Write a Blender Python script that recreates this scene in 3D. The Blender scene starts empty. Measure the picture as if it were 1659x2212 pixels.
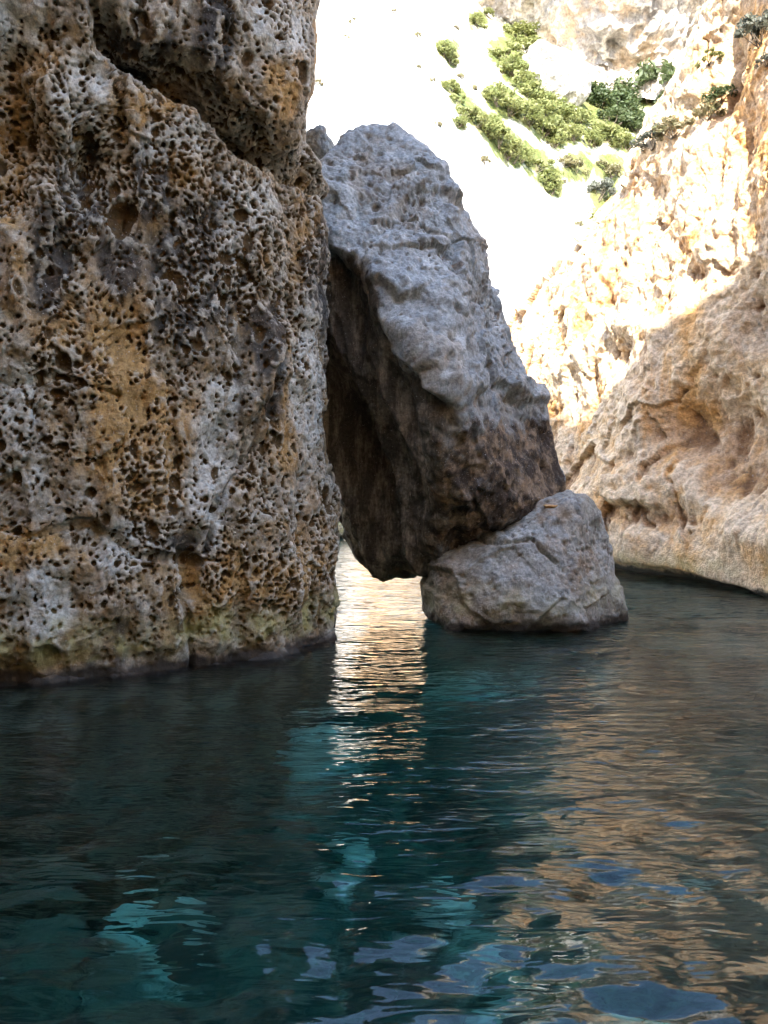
import bpy, math, random
import numpy as np
from mathutils import Vector

# ------------------------------------------------------------------ camera, sky, sun, exposure
scene = bpy.context.scene
COL = scene.collection
W0, H0, F0 = 1659.0, 2212.0, 1676.0          # pixel grid used for measuring, focal length in it
CAM_H, PITCH = 1.6, math.radians(1.57)
cam_d = bpy.data.cameras.new('camera'); cam = bpy.data.objects.new('camera', cam_d); COL.objects.link(cam)
cam_d.sensor_fit = 'VERTICAL'; cam_d.sensor_height = 24.0; cam_d.sensor_width = 18.0
cam_d.lens = 24.0 * F0 / H0
cam_d.clip_start = 0.05; cam_d.clip_end = 5000
cam.location = (0, 0, CAM_H); cam.rotation_euler = (math.pi / 2 - PITCH, 0, 0)
scene.camera = cam

SUN_DIR = Vector((-0.06, -0.80, 0.585)).normalized()      # towards the sun
sun_d = bpy.data.lights.new('sun', 'SUN'); sun = bpy.data.objects.new('sun', sun_d); COL.objects.link(sun)
sun_d.energy = 3.3; sun_d.angle = math.radians(0.53); sun_d.color = (1.0, 0.95, 0.86)
sun.rotation_euler = SUN_DIR.to_track_quat('Z', 'Y').to_euler()
sun.location = (6, -40, 40)

world = bpy.data.worlds.new('World'); scene.world = world; world.use_nodes = True
wn = world.node_tree.nodes; wl = world.node_tree.links; wn.clear()
sky = wn.new('ShaderNodeTexSky'); sky.sky_type = 'NISHITA'; sky.sun_disc = False
sky.sun_elevation = math.asin(SUN_DIR.z); sky.sun_rotation = math.atan2(SUN_DIR.x, SUN_DIR.y)
sky.air_density = 1.0; sky.dust_density = 0.6; sky.ozone_density = 1.2
bg = wn.new('ShaderNodeBackground'); bg.inputs['Strength'].default_value = 0.15
wo = wn.new('ShaderNodeOutputWorld')
wl.new(sky.outputs[0], bg.inputs[0]); wl.new(bg.outputs[0], wo.inputs[0])

vs = scene.view_settings
vs.view_transform = 'Standard'; vs.look = 'None'; vs.exposure = 3.1; vs.gamma = 1.0; vs.use_curve_mapping = False
scene.render.engine = 'CYCLES'
cy = scene.cycles
cy.use_denoising = True
cy.max_bounces = 8; cy.diffuse_bounces = 3; cy.glossy_bounces = 3; cy.transmission_bounces = 3
cy.transparent_max_bounces = 8; cy.volume_bounces = 0
cy.caustics_reflective = False; cy.caustics_refractive = True
cy.sample_clamp_indirect = 4.0
cy.use_adaptive_sampling = True; cy.adaptive_threshold = 0.03

rng = np.random.default_rng(7)
random.seed(7)

# ------------------------------------------------------------------ measuring helpers
_R = np.array([1.0, 0, 0]); _F = np.array([0, math.cos(PITCH), -math.sin(PITCH)]); _U = np.array([0, math.sin(PITCH), math.cos(PITCH)])
CAM = np.array([0, 0, CAM_H])
def at(px, py, y):
    d = _F + (px - W0 / 2) / F0 * _R - (py - H0 / 2) / F0 * _U
    return CAM + d * (y / d[1])
def project(v):
    q = v - CAM
    z = q @ _F
    z = np.where(z < 0.05, 0.05, z)
    return (q @ _R) / z * F0 + W0 / 2, -(q @ _U) / z * F0 + H0 / 2, q @ _F

# ------------------------------------------------------------------ noise in numpy
def _hash(ix, iy, iz, seed):
    h = (ix.astype(np.uint32) * np.uint32(374761393) + iy.astype(np.uint32) * np.uint32(668265263)
         + iz.astype(np.uint32) * np.uint32(2246822519) + np.uint32(seed * 3266489917 & 0xFFFFFFFF))
    h = (h ^ (h >> np.uint32(13))) * np.uint32(1274126177)
    h = (h ^ (h >> np.uint32(15))) * np.uint32(2654435761)
    return h ^ (h >> np.uint32(16))
_G = np.array([[1,1,0],[-1,1,0],[1,-1,0],[-1,-1,0],[1,0,1],[-1,0,1],[1,0,-1],[-1,0,-1],
               [0,1,1],[0,-1,1],[0,1,-1],[0,-1,-1],[1,1,0],[-1,1,0],[0,-1,1],[0,-1,-1]], dtype=np.float32)
from concurrent.futures import ThreadPoolExecutor
_POOL = ThreadPoolExecutor(4)
def _chunks(fn, n, *arrs):
    """run fn on slices of the arrays in four threads"""
    if n < 20000: return fn(*arrs)
    cut = np.linspace(0, n, 9).astype(int)
    return np.concatenate(list(_POOL.map(lambda k: fn(*[a[cut[k]:cut[k + 1]] for a in arrs]), range(8))))
def perlin(p, seed=0):
    return _chunks(lambda q: _perlin(q, seed), len(p), p)
def _perlin(p, seed=0):
    p = p.astype(np.float32)
    i = np.floor(p).astype(np.int32); f = p - i
    u = f * f * f * (f * (f * 6 - 15) + 10)
    out = np.zeros(len(p), np.float32)
    for dx in (0, 1):
        wx = u[:, 0] if dx else 1 - u[:, 0]
        for dy in (0, 1):
            wy = u[:, 1] if dy else 1 - u[:, 1]
            for dz in (0, 1):
                wz = u[:, 2] if dz else 1 - u[:, 2]
                g = _G[_hash(i[:, 0] + dx, i[:, 1] + dy, i[:, 2] + dz, seed) & np.uint32(15)]
                out += wx * wy * wz * (g[:, 0] * (f[:, 0] - dx) + g[:, 1] * (f[:, 1] - dy) + g[:, 2] * (f[:, 2] - dz))
    return out
def fbm(p, freq, octs=4, seed=0, gain=0.5, stretch=(1, 1, 1)):
    q = p * np.array(stretch) * freq
    a, s = 1.0, 0.0
    for k in range(octs):
        s = s + a * perlin(q + 17.3 * k, seed + k)
        q = q * 2.03; a *= gain
    return s
def ridged(p, freq, octs=4, seed=0, stretch=(1, 1, 1)):
    q = p * np.array(stretch) * freq
    a, s = 1.0, 0.0
    for k in range(octs):
        s = s + a * (1 - 2.2 * np.abs(perlin(q + 11.1 * k, seed + k)))
        q = q * 2.07; a *= 0.5
    return s
def _rot(seed):
    r = np.random.default_rng(seed + 1000)
    m, _ = np.linalg.qr(r.normal(size=(3, 3)))
    return m
def facets(p, cell, seed=0, step=0.6, stretch=(1, 1, 1)):
    return _chunks(lambda q: _facets(q, cell, seed, step, stretch), len(p), p)
def _facets(p, cell, seed=0, step=0.6, stretch=(1, 1, 1)):
    """broken-rock relief: every cell of a jittered lattice is a plane of its own tilt; metres"""
    q = (p * np.array(stretch)) @ _rot(seed) / cell
    i = np.floor(q).astype(np.int32); f = (q - i).astype(np.float32)
    sx = np.where(f < 0.5, -1, 1)
    best = np.full(len(p), 9.0, np.float32); val = np.zeros(len(p), np.float32)
    for ax in (0, 1):
        for ay in (0, 1):
            for az in (0, 1):
                ox, oy, oz = sx[:, 0] * ax, sx[:, 1] * ay, sx[:, 2] * az
                h = _hash(i[:, 0] + ox, i[:, 1] + oy, i[:, 2] + oz, seed)
                h2 = _hash(i[:, 0] + ox, i[:, 1] + oy, i[:, 2] + oz, seed + 57)
                b = lambda hh, s: ((hh >> np.uint32(s)) & np.uint32(255)).astype(np.float32) / 255
                dx = f[:, 0] - ox - 0.2 - 0.6 * b(h, 0); dy = f[:, 1] - oy - 0.2 - 0.6 * b(h, 8); dz = f[:, 2] - oz - 0.2 - 0.6 * b(h, 16)
                d2 = dx * dx + dy * dy + dz * dz
                vv = (b(h2, 0) - .5) * 2 * dx + (b(h2, 8) - .5) * 2 * dy + (b(h2, 16) - .5) * 2 * dz + (b(h, 24) - .5) * step
                m = d2 < best
                best = np.where(m, d2, best); val = np.where(m, vv, val)
    return val * cell
def pits(p, cell, seed=0, prob=0.8, rmin=0.25, rmax=0.5, depth=0.8, stretch=(1, 1, 1), power=0.5):
    prob = np.broadcast_to(np.asarray(prob, np.float32), (len(p),))
    return _chunks(lambda q, pr: _pits(q, cell, seed, pr, rmin, rmax, depth, stretch, power), len(p), p, prob)
def _pits(p, cell, seed, prob, rmin, rmax, depth, stretch, power):
    """bowls of random size cut in a jittered 3-D lattice: returns depth in metres"""
    q = (p * np.array(stretch)) @ _rot(seed) / cell
    i = np.floor(q).astype(np.int32); f = (q - i).astype(np.float32)
    sx = np.where(f < 0.5, -1, 1)
    out = np.zeros(len(p), np.float32)
    for ax in (0, 1):
        for ay in (0, 1):
            for az in (0, 1):
                ox, oy, oz = sx[:, 0] * ax, sx[:, 1] * ay, sx[:, 2] * az
                h = _hash(i[:, 0] + ox, i[:, 1] + oy, i[:, 2] + oz, seed)
                cx = 0.28 + 0.44 * ((h & np.uint32(255)).astype(np.float32) / 255)
                cyy = 0.28 + 0.44 * (((h >> np.uint32(8)) & np.uint32(255)).astype(np.float32) / 255)
                cz = 0.28 + 0.44 * (((h >> np.uint32(16)) & np.uint32(255)).astype(np.float32) / 255)
                rr = ((h >> np.uint32(24)) & np.uint32(255)).astype(np.float32) / 255
                h2 = _hash(i[:, 0] + ox, i[:, 1] + oy, i[:, 2] + oz, seed + 91)
                on = ((h2 & np.uint32(1023)).astype(np.float32) / 1023) < prob
                r = rmin + (rmax - rmin) * rr
                d2 = (f[:, 0] - ox - cx) ** 2 + (f[:, 1] - oy - cyy) ** 2 + (f[:, 2] - oz - cz) ** 2
                b = np.clip(1 - d2 / (r * r), 0, 1) ** power * r * on
                np.maximum(out, b, out=out)
    return out * cell * depth
def sstep(a, b, x):
    t = np.clip((x - a) / (b - a), 0, 1)
    return t * t * (3 - 2 * t)

# ------------------------------------------------------------------ mesh helpers
def catmull(K, counts):
    """K (n, ...) control points -> samples, counts[i] per interval, along axis 0"""
    K = np.asarray(K, float); n = len(K)
    P = np.concatenate([[2 * K[0] - K[1]], K, [2 * K[-1] - K[-2]]])
    out = []
    for i in range(n - 1):
        t = np.arange(counts[i]) / counts[i]
        if i == n - 2: t = np.append(t, 1.0)
        t = t.reshape((-1,) + (1,) * (K.ndim - 1))
        a, b, c, d = P[i], P[i + 1], P[i + 2], P[i + 3]
        out.append(0.5 * (2 * b + (c - a) * t + (2 * a - 5 * b + 4 * c - d) * t ** 2 + (3 * b - a - 3 * c + d) * t ** 3))
    return np.concatenate(out)
def loft(net, rows, cols):
    g = catmull(net, rows)
    return catmull(g.transpose(1, 0, 2), cols).transpose(1, 0, 2)
def grid_faces(nr, nc):
    i = np.arange(nr * nc).reshape(nr, nc)
    return np.stack([i[:-1, :-1], i[:-1, 1:], i[1:, 1:], i[1:, :-1]], -1).reshape(-1, 4)
def grid_normals(g):
    du = np.gradient(g, axis=1); dv = np.gradient(g, axis=0)
    n = np.cross(du, dv); n /= np.linalg.norm(n, axis=2, keepdims=True) + 1e-12
    return n
def blur(a, k):
    """box blur of a 2-D array (k = half width), twice"""
    for _ in range(2):
        for ax in (0, 1):
            pad = [(0, 0)] * a.ndim; pad[ax] = (k + 1, k)
            c = np.cumsum(np.pad(a, pad, mode='edge'), axis=ax)
            s1 = [slice(None)] * a.ndim; s0 = [slice(None)] * a.ndim
            s1[ax] = slice(2 * k + 1, None); s0[ax] = slice(0, -(2 * k + 1))
            a = (c[tuple(s1)] - c[tuple(s0)]) / (2 * k + 1)
    return a
def make_mesh(name, v, faces, mat, attrs=None, smooth=True):
    v = np.asarray(v, np.float32); faces = np.asarray(faces, np.int32)
    m = bpy.data.meshes.new(name)
    k = faces.shape[1]
    m.vertices.add(len(v)); m.vertices.foreach_set('co', v.ravel())
    m.loops.add(faces.size); m.loops.foreach_set('vertex_index', faces.ravel())
    m.polygons.add(len(faces)); m.polygons.foreach_set('loop_start', np.arange(0, faces.size, k, dtype=np.int32))
    m.polygons.foreach_set('use_smooth', np.full(len(faces), smooth))
    for an, av in (attrs or {}).items():
        a = m.attributes.new(an, 'FLOAT', 'POINT'); a.data.foreach_set('value', np.asarray(av, np.float32).ravel())
    m.update(calc_edges=True); m.validate()
    if mat: m.materials.append(mat)
    return m
def obj(name, mesh, parent=None, loc=(0, 0, 0)):
    o = bpy.data.objects.new(name, mesh); COL.objects.link(o); o.location = loc
    if parent: o.parent = parent
    return o
def tag(o, label=None, cat=None, group=None, kind=None):
    if label: o['label'] = label
    if cat: o['category'] = cat
    if group: o['group'] = group
    if kind: o['kind'] = kind
    return o
def thing_mesh(name, v, faces, mat, attrs, base, label=None, cat=None, group=None, kind=None):
    base = np.asarray(base, float)
    o = obj(name, make_mesh(name, v - base, faces, mat, attrs), None, tuple(base))
    return tag(o, label, cat, group, kind)

# ------------------------------------------------------------------ materials
def new_mat(name):
    m = bpy.data.materials.new(name); m.use_nodes = True
    nt = m.node_tree; nt.nodes.clear()
    out = nt.nodes.new('ShaderNodeOutputMaterial')
    return m, nt, out
class NT:
    def __init__(s, nt):
        s.nt = nt; s.n = nt.nodes; s.l = nt.links
        s.geo = s.n.new('ShaderNodeNewGeometry'); s.P = s.geo.outputs['Position']
    def put(s, sock, v):
        if isinstance(v, bpy.types.NodeSocket): s.l.new(v, sock)
        elif v is not None:
            if sock.type == 'RGBA' and len(v) == 3: v = (*v, 1)
            sock.default_value = v
    def mapv(s, scale=(1, 1, 1), loc=(0, 0, 0), rot=(0, 0, 0)):
        m = s.n.new('ShaderNodeMapping'); s.put(m.inputs['Vector'], s.P)
        m.inputs['Scale'].default_value = scale; m.inputs['Location'].default_value = loc; m.inputs['Rotation'].default_value = rot
        return m.outputs[0]
    def noise(s, scale, vec=None, detail=4, rough=0.55, dist=0.0):
        t = s.n.new('ShaderNodeTexNoise'); s.put(t.inputs['Vector'], vec or s.P)
        t.inputs['Scale'].default_value = scale; t.inputs['Detail'].default_value = detail
        t.inputs['Roughness'].default_value = rough; t.inputs['Distortion'].default_value = dist
        return t.outputs[0]
    def voro(s, scale, vec=None, feature='F1'):
        t = s.n.new('ShaderNodeTexVoronoi'); t.feature = feature; s.put(t.inputs['Vector'], vec or s.P)
        t.inputs['Scale'].default_value = scale
        return t.outputs[0]
    def ramp(s, x, a, b, lo=0.0, hi=1.0):
        m = s.n.new('ShaderNodeMapRange'); m.interpolation_type = 'SMOOTHSTEP'
        s.put(m.inputs[0], x); m.inputs[1].default_value = a; m.inputs[2].default_value = b
        m.inputs[3].default_value = lo; m.inputs[4].default_value = hi
        return m.outputs[0]
    def math(s, op, a, b=None):
        m = s.n.new('ShaderNodeMath'); m.operation = op; s.put(m.inputs[0], a)
        if b is not None: s.put(m.inputs[1], b)
        return m.outputs[0]
    def mix(s, fac, a, b, mode='MIX'):
        m = s.n.new('ShaderNodeMix'); m.data_type = 'RGBA'; m.blend_type = mode
        s.put(m.inputs[0], fac); s.put(m.inputs[6], a); s.put(m.inputs[7], b)
        return m.outputs[2]
    def attr(s, name):
        a = s.n.new('ShaderNodeAttribute'); a.attribute_name = name
        return a.outputs['Fac']
    def sep(s):
        x = s.n.new('ShaderNodeSeparateXYZ'); s.put(x.inputs[0], s.P)
        return x.outputs
    def bump(s, h, dist, strength=1.0, normal=None):
        b = s.n.new('ShaderNodeBump'); b.inputs['Strength'].default_value = strength; b.inputs['Distance'].default_value = dist
        s.put(b.inputs['Height'], h); s.put(b.inputs['Normal'], normal)
        return b.outputs[0]

def rock_material(name, base, light, warm, pit, grey, k=1.0, streak=(0.12, 0.12, 0.125), streak_amt=0.5, warm_amt=1.0,
                  grey_amt=1.0, algae=0.55, speck=0.5, bump=0.012, zone_col=None, zone2_col=None, stains=None):
    """k scales the texture: 1 for rock seen from about 8 m"""
    m, nt, out = new_mat(name); N = NT(nt)
    big2 = N.noise(0.9 * k, N.mapv(loc=(31, 7, 3)), detail=4, rough=0.62)
    mid = N.noise(3.2 * k, N.mapv(loc=(5, 9, 1)), detail=4, rough=0.65)
    fine = N.noise(26 * k, detail=3, rough=0.7)
    c = N.mix(N.ramp(mid, 0.35, 0.7), base, light)
    c = N.mix(N.math('MULTIPLY', N.ramp(big2, 0.47, 0.60), 0.85 * warm_amt), c, warm)
    gm = N.math('MULTIPLY', N.ramp(N.noise(1.3 * k, N.mapv(loc=(3, 40, 8)), detail=4, rough=0.7), 0.46, 0.58), 0.8 * grey_amt)
    c = N.mix(gm, c, grey)
    st = N.noise(1.6 * k, N.mapv(scale=(1.7, 1.7, 0.16), loc=(9, 2, 4)), detail=4, rough=0.62)
    c = N.mix(N.math('MULTIPLY', N.ramp(st, 0.53, 0.68), streak_amt), c, streak)
    st2 = N.noise(2.6 * k, N.mapv(scale=(1.7, 1.7, 0.13), loc=(19, 2, 14)), detail=3, rough=0.6)
    c = N.mix(N.math('MULTIPLY', N.ramp(st2, 0.60, 0.72), 0.6 * warm_amt), c, warm)
    if stains:
        for an, colr in stains.items():
            c = N.mix(N.ramp(N.math('ADD', N.attr(an), N.math('MULTIPLY', N.math('SUBTRACT', mid, 0.5), 0.9)), 0.18, 0.66, 0.0, 0.92), c, colr)
    # weathered skin on ridges / fresh ochre stone inside the hollows
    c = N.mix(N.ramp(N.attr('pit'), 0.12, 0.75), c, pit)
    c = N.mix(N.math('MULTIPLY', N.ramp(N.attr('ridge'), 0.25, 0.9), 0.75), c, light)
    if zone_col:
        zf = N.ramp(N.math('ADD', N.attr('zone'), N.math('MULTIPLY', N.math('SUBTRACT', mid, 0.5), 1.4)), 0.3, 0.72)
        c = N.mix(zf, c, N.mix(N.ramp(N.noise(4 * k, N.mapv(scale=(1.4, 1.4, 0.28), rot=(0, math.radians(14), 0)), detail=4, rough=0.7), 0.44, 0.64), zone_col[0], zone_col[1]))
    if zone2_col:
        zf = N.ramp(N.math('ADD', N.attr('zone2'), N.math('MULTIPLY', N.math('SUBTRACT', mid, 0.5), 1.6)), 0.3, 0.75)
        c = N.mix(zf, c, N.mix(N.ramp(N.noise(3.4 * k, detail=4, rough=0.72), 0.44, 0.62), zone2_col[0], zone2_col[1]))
    # grain and pale crystals, dark lichen dots
    c = N.mix(N.ramp(fine, 0.25, 0.75, 0.0, 1.0), N.mix(1.0, c, (0.62, 0.60, 0.58), 'MULTIPLY'), N.mix(1.0, c, (1.35, 1.33, 1.30), 'MULTIPLY'))
    sp = N.noise(48 * k, N.mapv(loc=(1, 2, 3)), detail=2, rough=0.6)
    c = N.mix(N.math('MULTIPLY', N.ramp(sp, 0.66, 0.72), speck), c, (0.62, 0.60, 0.57))
    ld = N.noise(17 * k, N.mapv(loc=(8, 2, 5)), detail=3, rough=0.7)
    c = N.mix(N.math('MULTIPLY', N.ramp(ld, 0.62, 0.70), 0.55), c, (0.075, 0.07, 0.065))
    if algae:
        z = N.sep()[2]
        zz = N.math('ADD', z, N.math('MULTIPLY', N.math('SUBTRACT', N.noise(2.2, detail=3, rough=0.6), 0.5), 0.5))
        a1 = N.math('MULTIPLY', N.ramp(zz, 0.12, 0.24), N.ramp(zz, 0.62, 0.33))
        c = N.mix(N.math('MULTIPLY', a1, N.ramp(mid, 0.36, 0.66, 0.05, 0.8 * float(algae))), c, (0.33, 0.295, 0.125))
        z2 = N.math('ADD', z, N.math('MULTIPLY', N.math('SUBTRACT', N.noise(7, detail=2), 0.5), 0.16))
        c = N.mix(N.ramp(z2, 0.13, 0.04), c, (0.052, 0.043, 0.034))
        c = N.mix(N.ramp(z2, -0.1, -0.35), c, N.mix(N.ramp(mid, 0.4, 0.62), (0.05, 0.06, 0.045), (0.22, 0.24, 0.19)))
    b = nt.nodes.new('ShaderNodeBsdfPrincipled')
    N.put(b.inputs['Base Color'], c)
    N.put(b.inputs['Roughness'], N.ramp(mid, 0.2, 0.8, 0.72, 0.95))
    b.inputs['Specular IOR Level'].default_value = 0.25
    hgt = N.noise(13 * k, detail=4, rough=0.75)
    N.put(b.inputs['Normal'], N.bump(hgt, 2.2 * bump / k, 0.9))
    nt.links.new(b.outputs[0], out.inputs[0])
    return m

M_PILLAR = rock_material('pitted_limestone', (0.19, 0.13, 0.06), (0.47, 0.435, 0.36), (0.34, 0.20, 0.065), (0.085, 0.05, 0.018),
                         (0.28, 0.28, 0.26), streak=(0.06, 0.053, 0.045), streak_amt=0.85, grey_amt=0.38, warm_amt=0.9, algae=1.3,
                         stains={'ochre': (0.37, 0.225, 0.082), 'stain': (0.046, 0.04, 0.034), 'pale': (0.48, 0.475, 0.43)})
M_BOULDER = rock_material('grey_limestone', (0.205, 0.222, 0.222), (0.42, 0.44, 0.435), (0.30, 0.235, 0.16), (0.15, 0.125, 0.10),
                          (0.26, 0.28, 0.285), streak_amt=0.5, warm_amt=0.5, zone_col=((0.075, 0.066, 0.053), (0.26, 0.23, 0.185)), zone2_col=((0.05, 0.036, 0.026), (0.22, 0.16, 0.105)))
M_LOWER = rock_material('sea_worn_limestone', (0.20, 0.19, 0.16), (0.36, 0.355, 0.32), (0.27, 0.19, 0.12), (0.15, 0.12, 0.10),
                        (0.31, 0.315, 0.30), streak_amt=0.4, warm_amt=0.7, speck=0.8)
M_RIGHT = rock_material('tan_limestone', (0.56, 0.375, 0.205), (0.66, 0.51, 0.35), (0.55, 0.30, 0.11), (0.21, 0.11, 0.05),
                        (0.46, 0.40, 0.34), k=0.55, streak=(0.42, 0.32, 0.24), streak_amt=0.35, grey_amt=0.45, warm_amt=1.15, speck=0.3, bump=0.016)
M_HILL = rock_material('white_scree', (0.68, 0.65, 0.60), (0.78, 0.76, 0.72), (0.66, 0.60, 0.50), (0.42, 0.32, 0.22),
                       (0.58, 0.56, 0.53), k=0.16, streak_amt=0.0, warm_amt=0.35, algae=False, speck=0.0, bump=0.02, zone_col=((0.075, 0.092, 0.024), (0.13, 0.13, 0.05)))
M_FAR = rock_material('streaked_far_limestone', (0.36, 0.31, 0.25), (0.55, 0.51, 0.46), (0.42, 0.25, 0.12), (0.13, 0.10, 0.08),
                      (0.24, 0.235, 0.235), k=0.14, streak=(0.12, 0.11, 0.105), streak_amt=0.9, warm_amt=0.45, algae=False, speck=0.0, bump=0.02)

M_OUT = rock_material('pale_outcrop', (0.26, 0.25, 0.235), (0.5, 0.48, 0.45), (0.50, 0.42, 0.32), (0.10, 0.09, 0.08),
                      (0.10, 0.10, 0.10), k=0.2, streak=(0.11, 0.105, 0.10), streak_amt=0.6, warm_amt=0.3, algae=False, speck=0.0, bump=0.02)

# ------------------------------------------------------------------ pitted rock wall on the left
def dent(v, px, py, radius, depth_m, pxy, squash=(1, 1, 1), sharp=1.0):
    """a hollow whose centre is the surface point seen at (px, py)"""
    u, w, z = pxy
    k = np.argmin((u - px) ** 2 + (w - py) ** 2 + np.where(z < 0.5, 1e9, 0))
    d2 = (((v - v[k]) * np.array(squash) / radius) ** 2).sum(1)
    return depth_m * np.exp(-d2 ** sharp)
def polyline_sd(x, z, pts):
    """signed distance (positive above) to a polyline in the x-z plane, and parameter along x"""
    best = np.full(len(x), 1e9)
    for (x0, z0), (x1, z1) in zip(pts[:-1], pts[1:]):
        dx, dz = x1 - x0, z1 - z0
        t = np.clip(((x - x0) * dx + (z - z0) * dz) / (dx * dx + dz * dz), 0, 1)
        d = np.hypot(x - x0 - t * dx, z - z0 - t * dz)
        m = d < best
        best = np.where(m, d, best)
    a = np.array(sorted(pts))
    return best * np.where(z >= np.interp(x, a[:, 0], a[:, 1]), 1.0, -1.0)

def build_left_wall():
    plan = [(-13, -7), (-7.4, 1.2), (-4.6, 5.1), (-3.6, 6.02), (-3.1, 6.36), (-2.11, 6.72), (-1.40, 7.16), (-1.0, 7.55), (-0.70, 8.05),
            (-0.56, 8.5), (-0.62, 9.1), (-1.3, 10.0), (-4.5, 12.5), (-12, 15)]
    cols = [8, 10, 20, 50, 98, 80, 50, 56, 46, 34, 16, 12, 8]
    TOPS = [23, 22.5, 19.5, 18.5, 17.5, 15.5, 14.5, 13.5, 13, 13, 13, 13, 14, 18]
    levels = [-4.6, -0.5, 0.0, 0.4, 1.2, 2.6, 4.2, 5.6, 7.0, 8.2, 11.0, 14.5, 17.0, 17.6]
    rows = [10, 26, 38, 76, 138, 156, 140, 140, 40, 14, 10, 8, 6]
    net = []
    for z in levels:
        r = []
        for j, (x, y) in enumerate(plan):
            X, Y = x, y
            inner = np.array([-4.5, 9.5])
            if z < 0: X, Y = x + (x - inner[0]) * 0.05 * z * -0.3, y + 0.12 * z
            if abs(z) < 0.01: Y += 0.10
            if z > 8.5:
                t = (z - 8.2) / 9.4
                X, Y = x + (inner[0] - x) * 0.35 * t, y + (inner[1] - y) * 0.35 * t
            if z > 17.3:
                X, Y = x + (inner[0] - x) * 0.8, y + (inner[1] - y) * 0.8
            Z = z if z <= 8.2 else 8.2 + (z - 8.2) * (TOPS[j] - 8.2) / 9.4
            if z > 4 and j in (2, 3, 4): Y -= 0.25 * min(1, (z - 4) / 2)
            # the right-hand edge wanders a little with height
            if j in (8, 9, 10):
                X += {0.0: -0.06, 0.4: -0.08, 1.2: -0.05, 2.6: -0.14, 4.2: -0.13, 5.6: -0.50, 7.0: -0.27, 8.2: -0.27}.get(z, 0.0)
            r.append((X, Y, Z))
        net.append(r)
    g = loft(np.array(net, float), rows, cols)
    nr, nc = g.shape[:2]
    n = grid_normals(g)                     # columns run to the right, rows up: normal points at the camera side
    v = g.reshape(-1, 3); n = n.reshape(-1, 3)
    if n[(nr // 2) * nc + nc // 2][1] > 0: n = -n
    pxy = project(v); u, w, dep = pxy
    x, z = v[:, 0], v[:, 2]
    fineband = sstep(-0.1, 0.3, z)
    # large forms
    d = 0.12 * fbm(v, 0.8, 4, 3) + 0.10 * fbm(v, 1.5, 3, 9, stretch=(1.5, 1.5, 0.28)) + 0.03 * ridged(v, 2.2, 3, 21, stretch=(1.6, 1.6, 0.35))
    # block above the diagonal cleft: it juts forward, the cleft below it is deep
    pl = [(p[0], p[2]) for p in (at(225, -60, 7.3), at(262, 90, 7.3), at(318, 195, 7.3), at(455, 232, 7.5), at(530, 318, 7.6), at(640, 392, 8.1), at(700, 420, 8.4))]
    sd = polyline_sd(x, z, pl) + 0.06 * fbm(v, 3.0, 3, 5)
    front = sstep(9.3, 8.7, v[:, 1]) * (z > 2)
    d += front * (0.15 * sstep(-0.05, 0.14, sd) * sstep(1.2, 0.5, sd * 0.5)
                  - 0.36 * np.exp(-((sd + 0.07) / 0.10) ** 2) * sstep(-2.5, -2.1, x) * sstep(-0.9, -1.35, x)
                  - 0.12 * np.exp(-((sd + 0.05) / 0.06) ** 2) * sstep(-0.55, -0.95, x) * sstep(-2.6, -2.3, x))
    # second fold running down the left part
    pl2 = [(p[0], p[2]) for p in (at(-40, 60, 6.5), at(60, 190, 6.6), at(130, 200, 6.7), at(150, 330, 6.7), at(130, 470, 6.7), at(75, 560, 6.6), at(60, 660, 6.6))]
    sd2 = polyline_sd(x, z, pl2)
    d += front * 0.10 * np.exp(-(sd2 / 0.10) ** 2)
    for (px, py, r, dp, sq) in [(10, 130, .22, .28, (1, 1, .9)), (18, 300, .24, .34, (1, 1, .8)), (8, 420, .17, .26, (1, 1, .8)),
                                (110, 75, .12, .10, (1, 1, 1)), (190, 330, .16, .22, (1, 1, 1)), (235, 100, .10, .1, (1, 1, 1)), (185, 395, .2, .18, (1, 1, .8)),
                                (235, 640, .3, .14, (1, 1, .6)), (225, 1040, .22, .15, (1, 1, .9)), (260, 1170, .25, .10, (1, 1, 1.3)), (90, 600, .14, .12, (1, 1, .5)),
                                (60, 1310, .3, .10, (1, 1, 1.5)), (240, 1370, .2, .08, (1, 1, 1.4)), (610, 880, .18, .10, (1.3, 1, .6)),
                                (540, 1340, .16, .08, (1, 1, 1.2)), (330, 780, .28, .10, (1, 1, .6)), (600, 240, .12, .12, (1, 1, 1)), (640, 330, .14, .14, (1, 1, .8))]:
        d -= dent(v, px, py, r, dp, pxy, sq)
    # fissures and a few raised flakes
    for pts_, dp_, wd_ in (([(600, 690), (580, 800), (572, 940), (505, 1040), (472, 1100), (455, 1190)], -0.10, 0.028), ([(428, 1320), (424, 1450)], -0.08, 0.018),
                           ([(316, 205), (322, 330), (334, 450), (350, 600), (352, 760)], 0.06, 0.05), ([(590, 700), (560, 830), (480, 1010), (440, 1120)], 0.07, 0.06),
                           ([(690, 440), (700, 560), (716, 700)], -0.09, 0.03), ([(70, 1130), (140, 1150), (250, 1120), (330, 1190), (480, 1210)], -0.07, 0.03),
                           ([(10, 820), (120, 860), (190, 835), (300, 870)], -0.06, 0.025)):
        l3 = [at(px, py, 7.2) for px, py in pts_]
        e_ = np.abs(polyline_sd(x, z, [(q_[0], q_[2]) for q_ in l3])) + 0.02 * fbm(v, 6, 2, 19)
        d += sstep(9.3, 8.7, v[:, 1]) * dp_ * np.exp(-(e_ / wd_) ** 2)
    g1 = (v + n * d[:, None]).reshape(nr, nc, 3)
    # even out the rows where the relief stretched them
    r0, r1 = 36, nr - 74
    c0, c1 = 38, nc - 36
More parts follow.
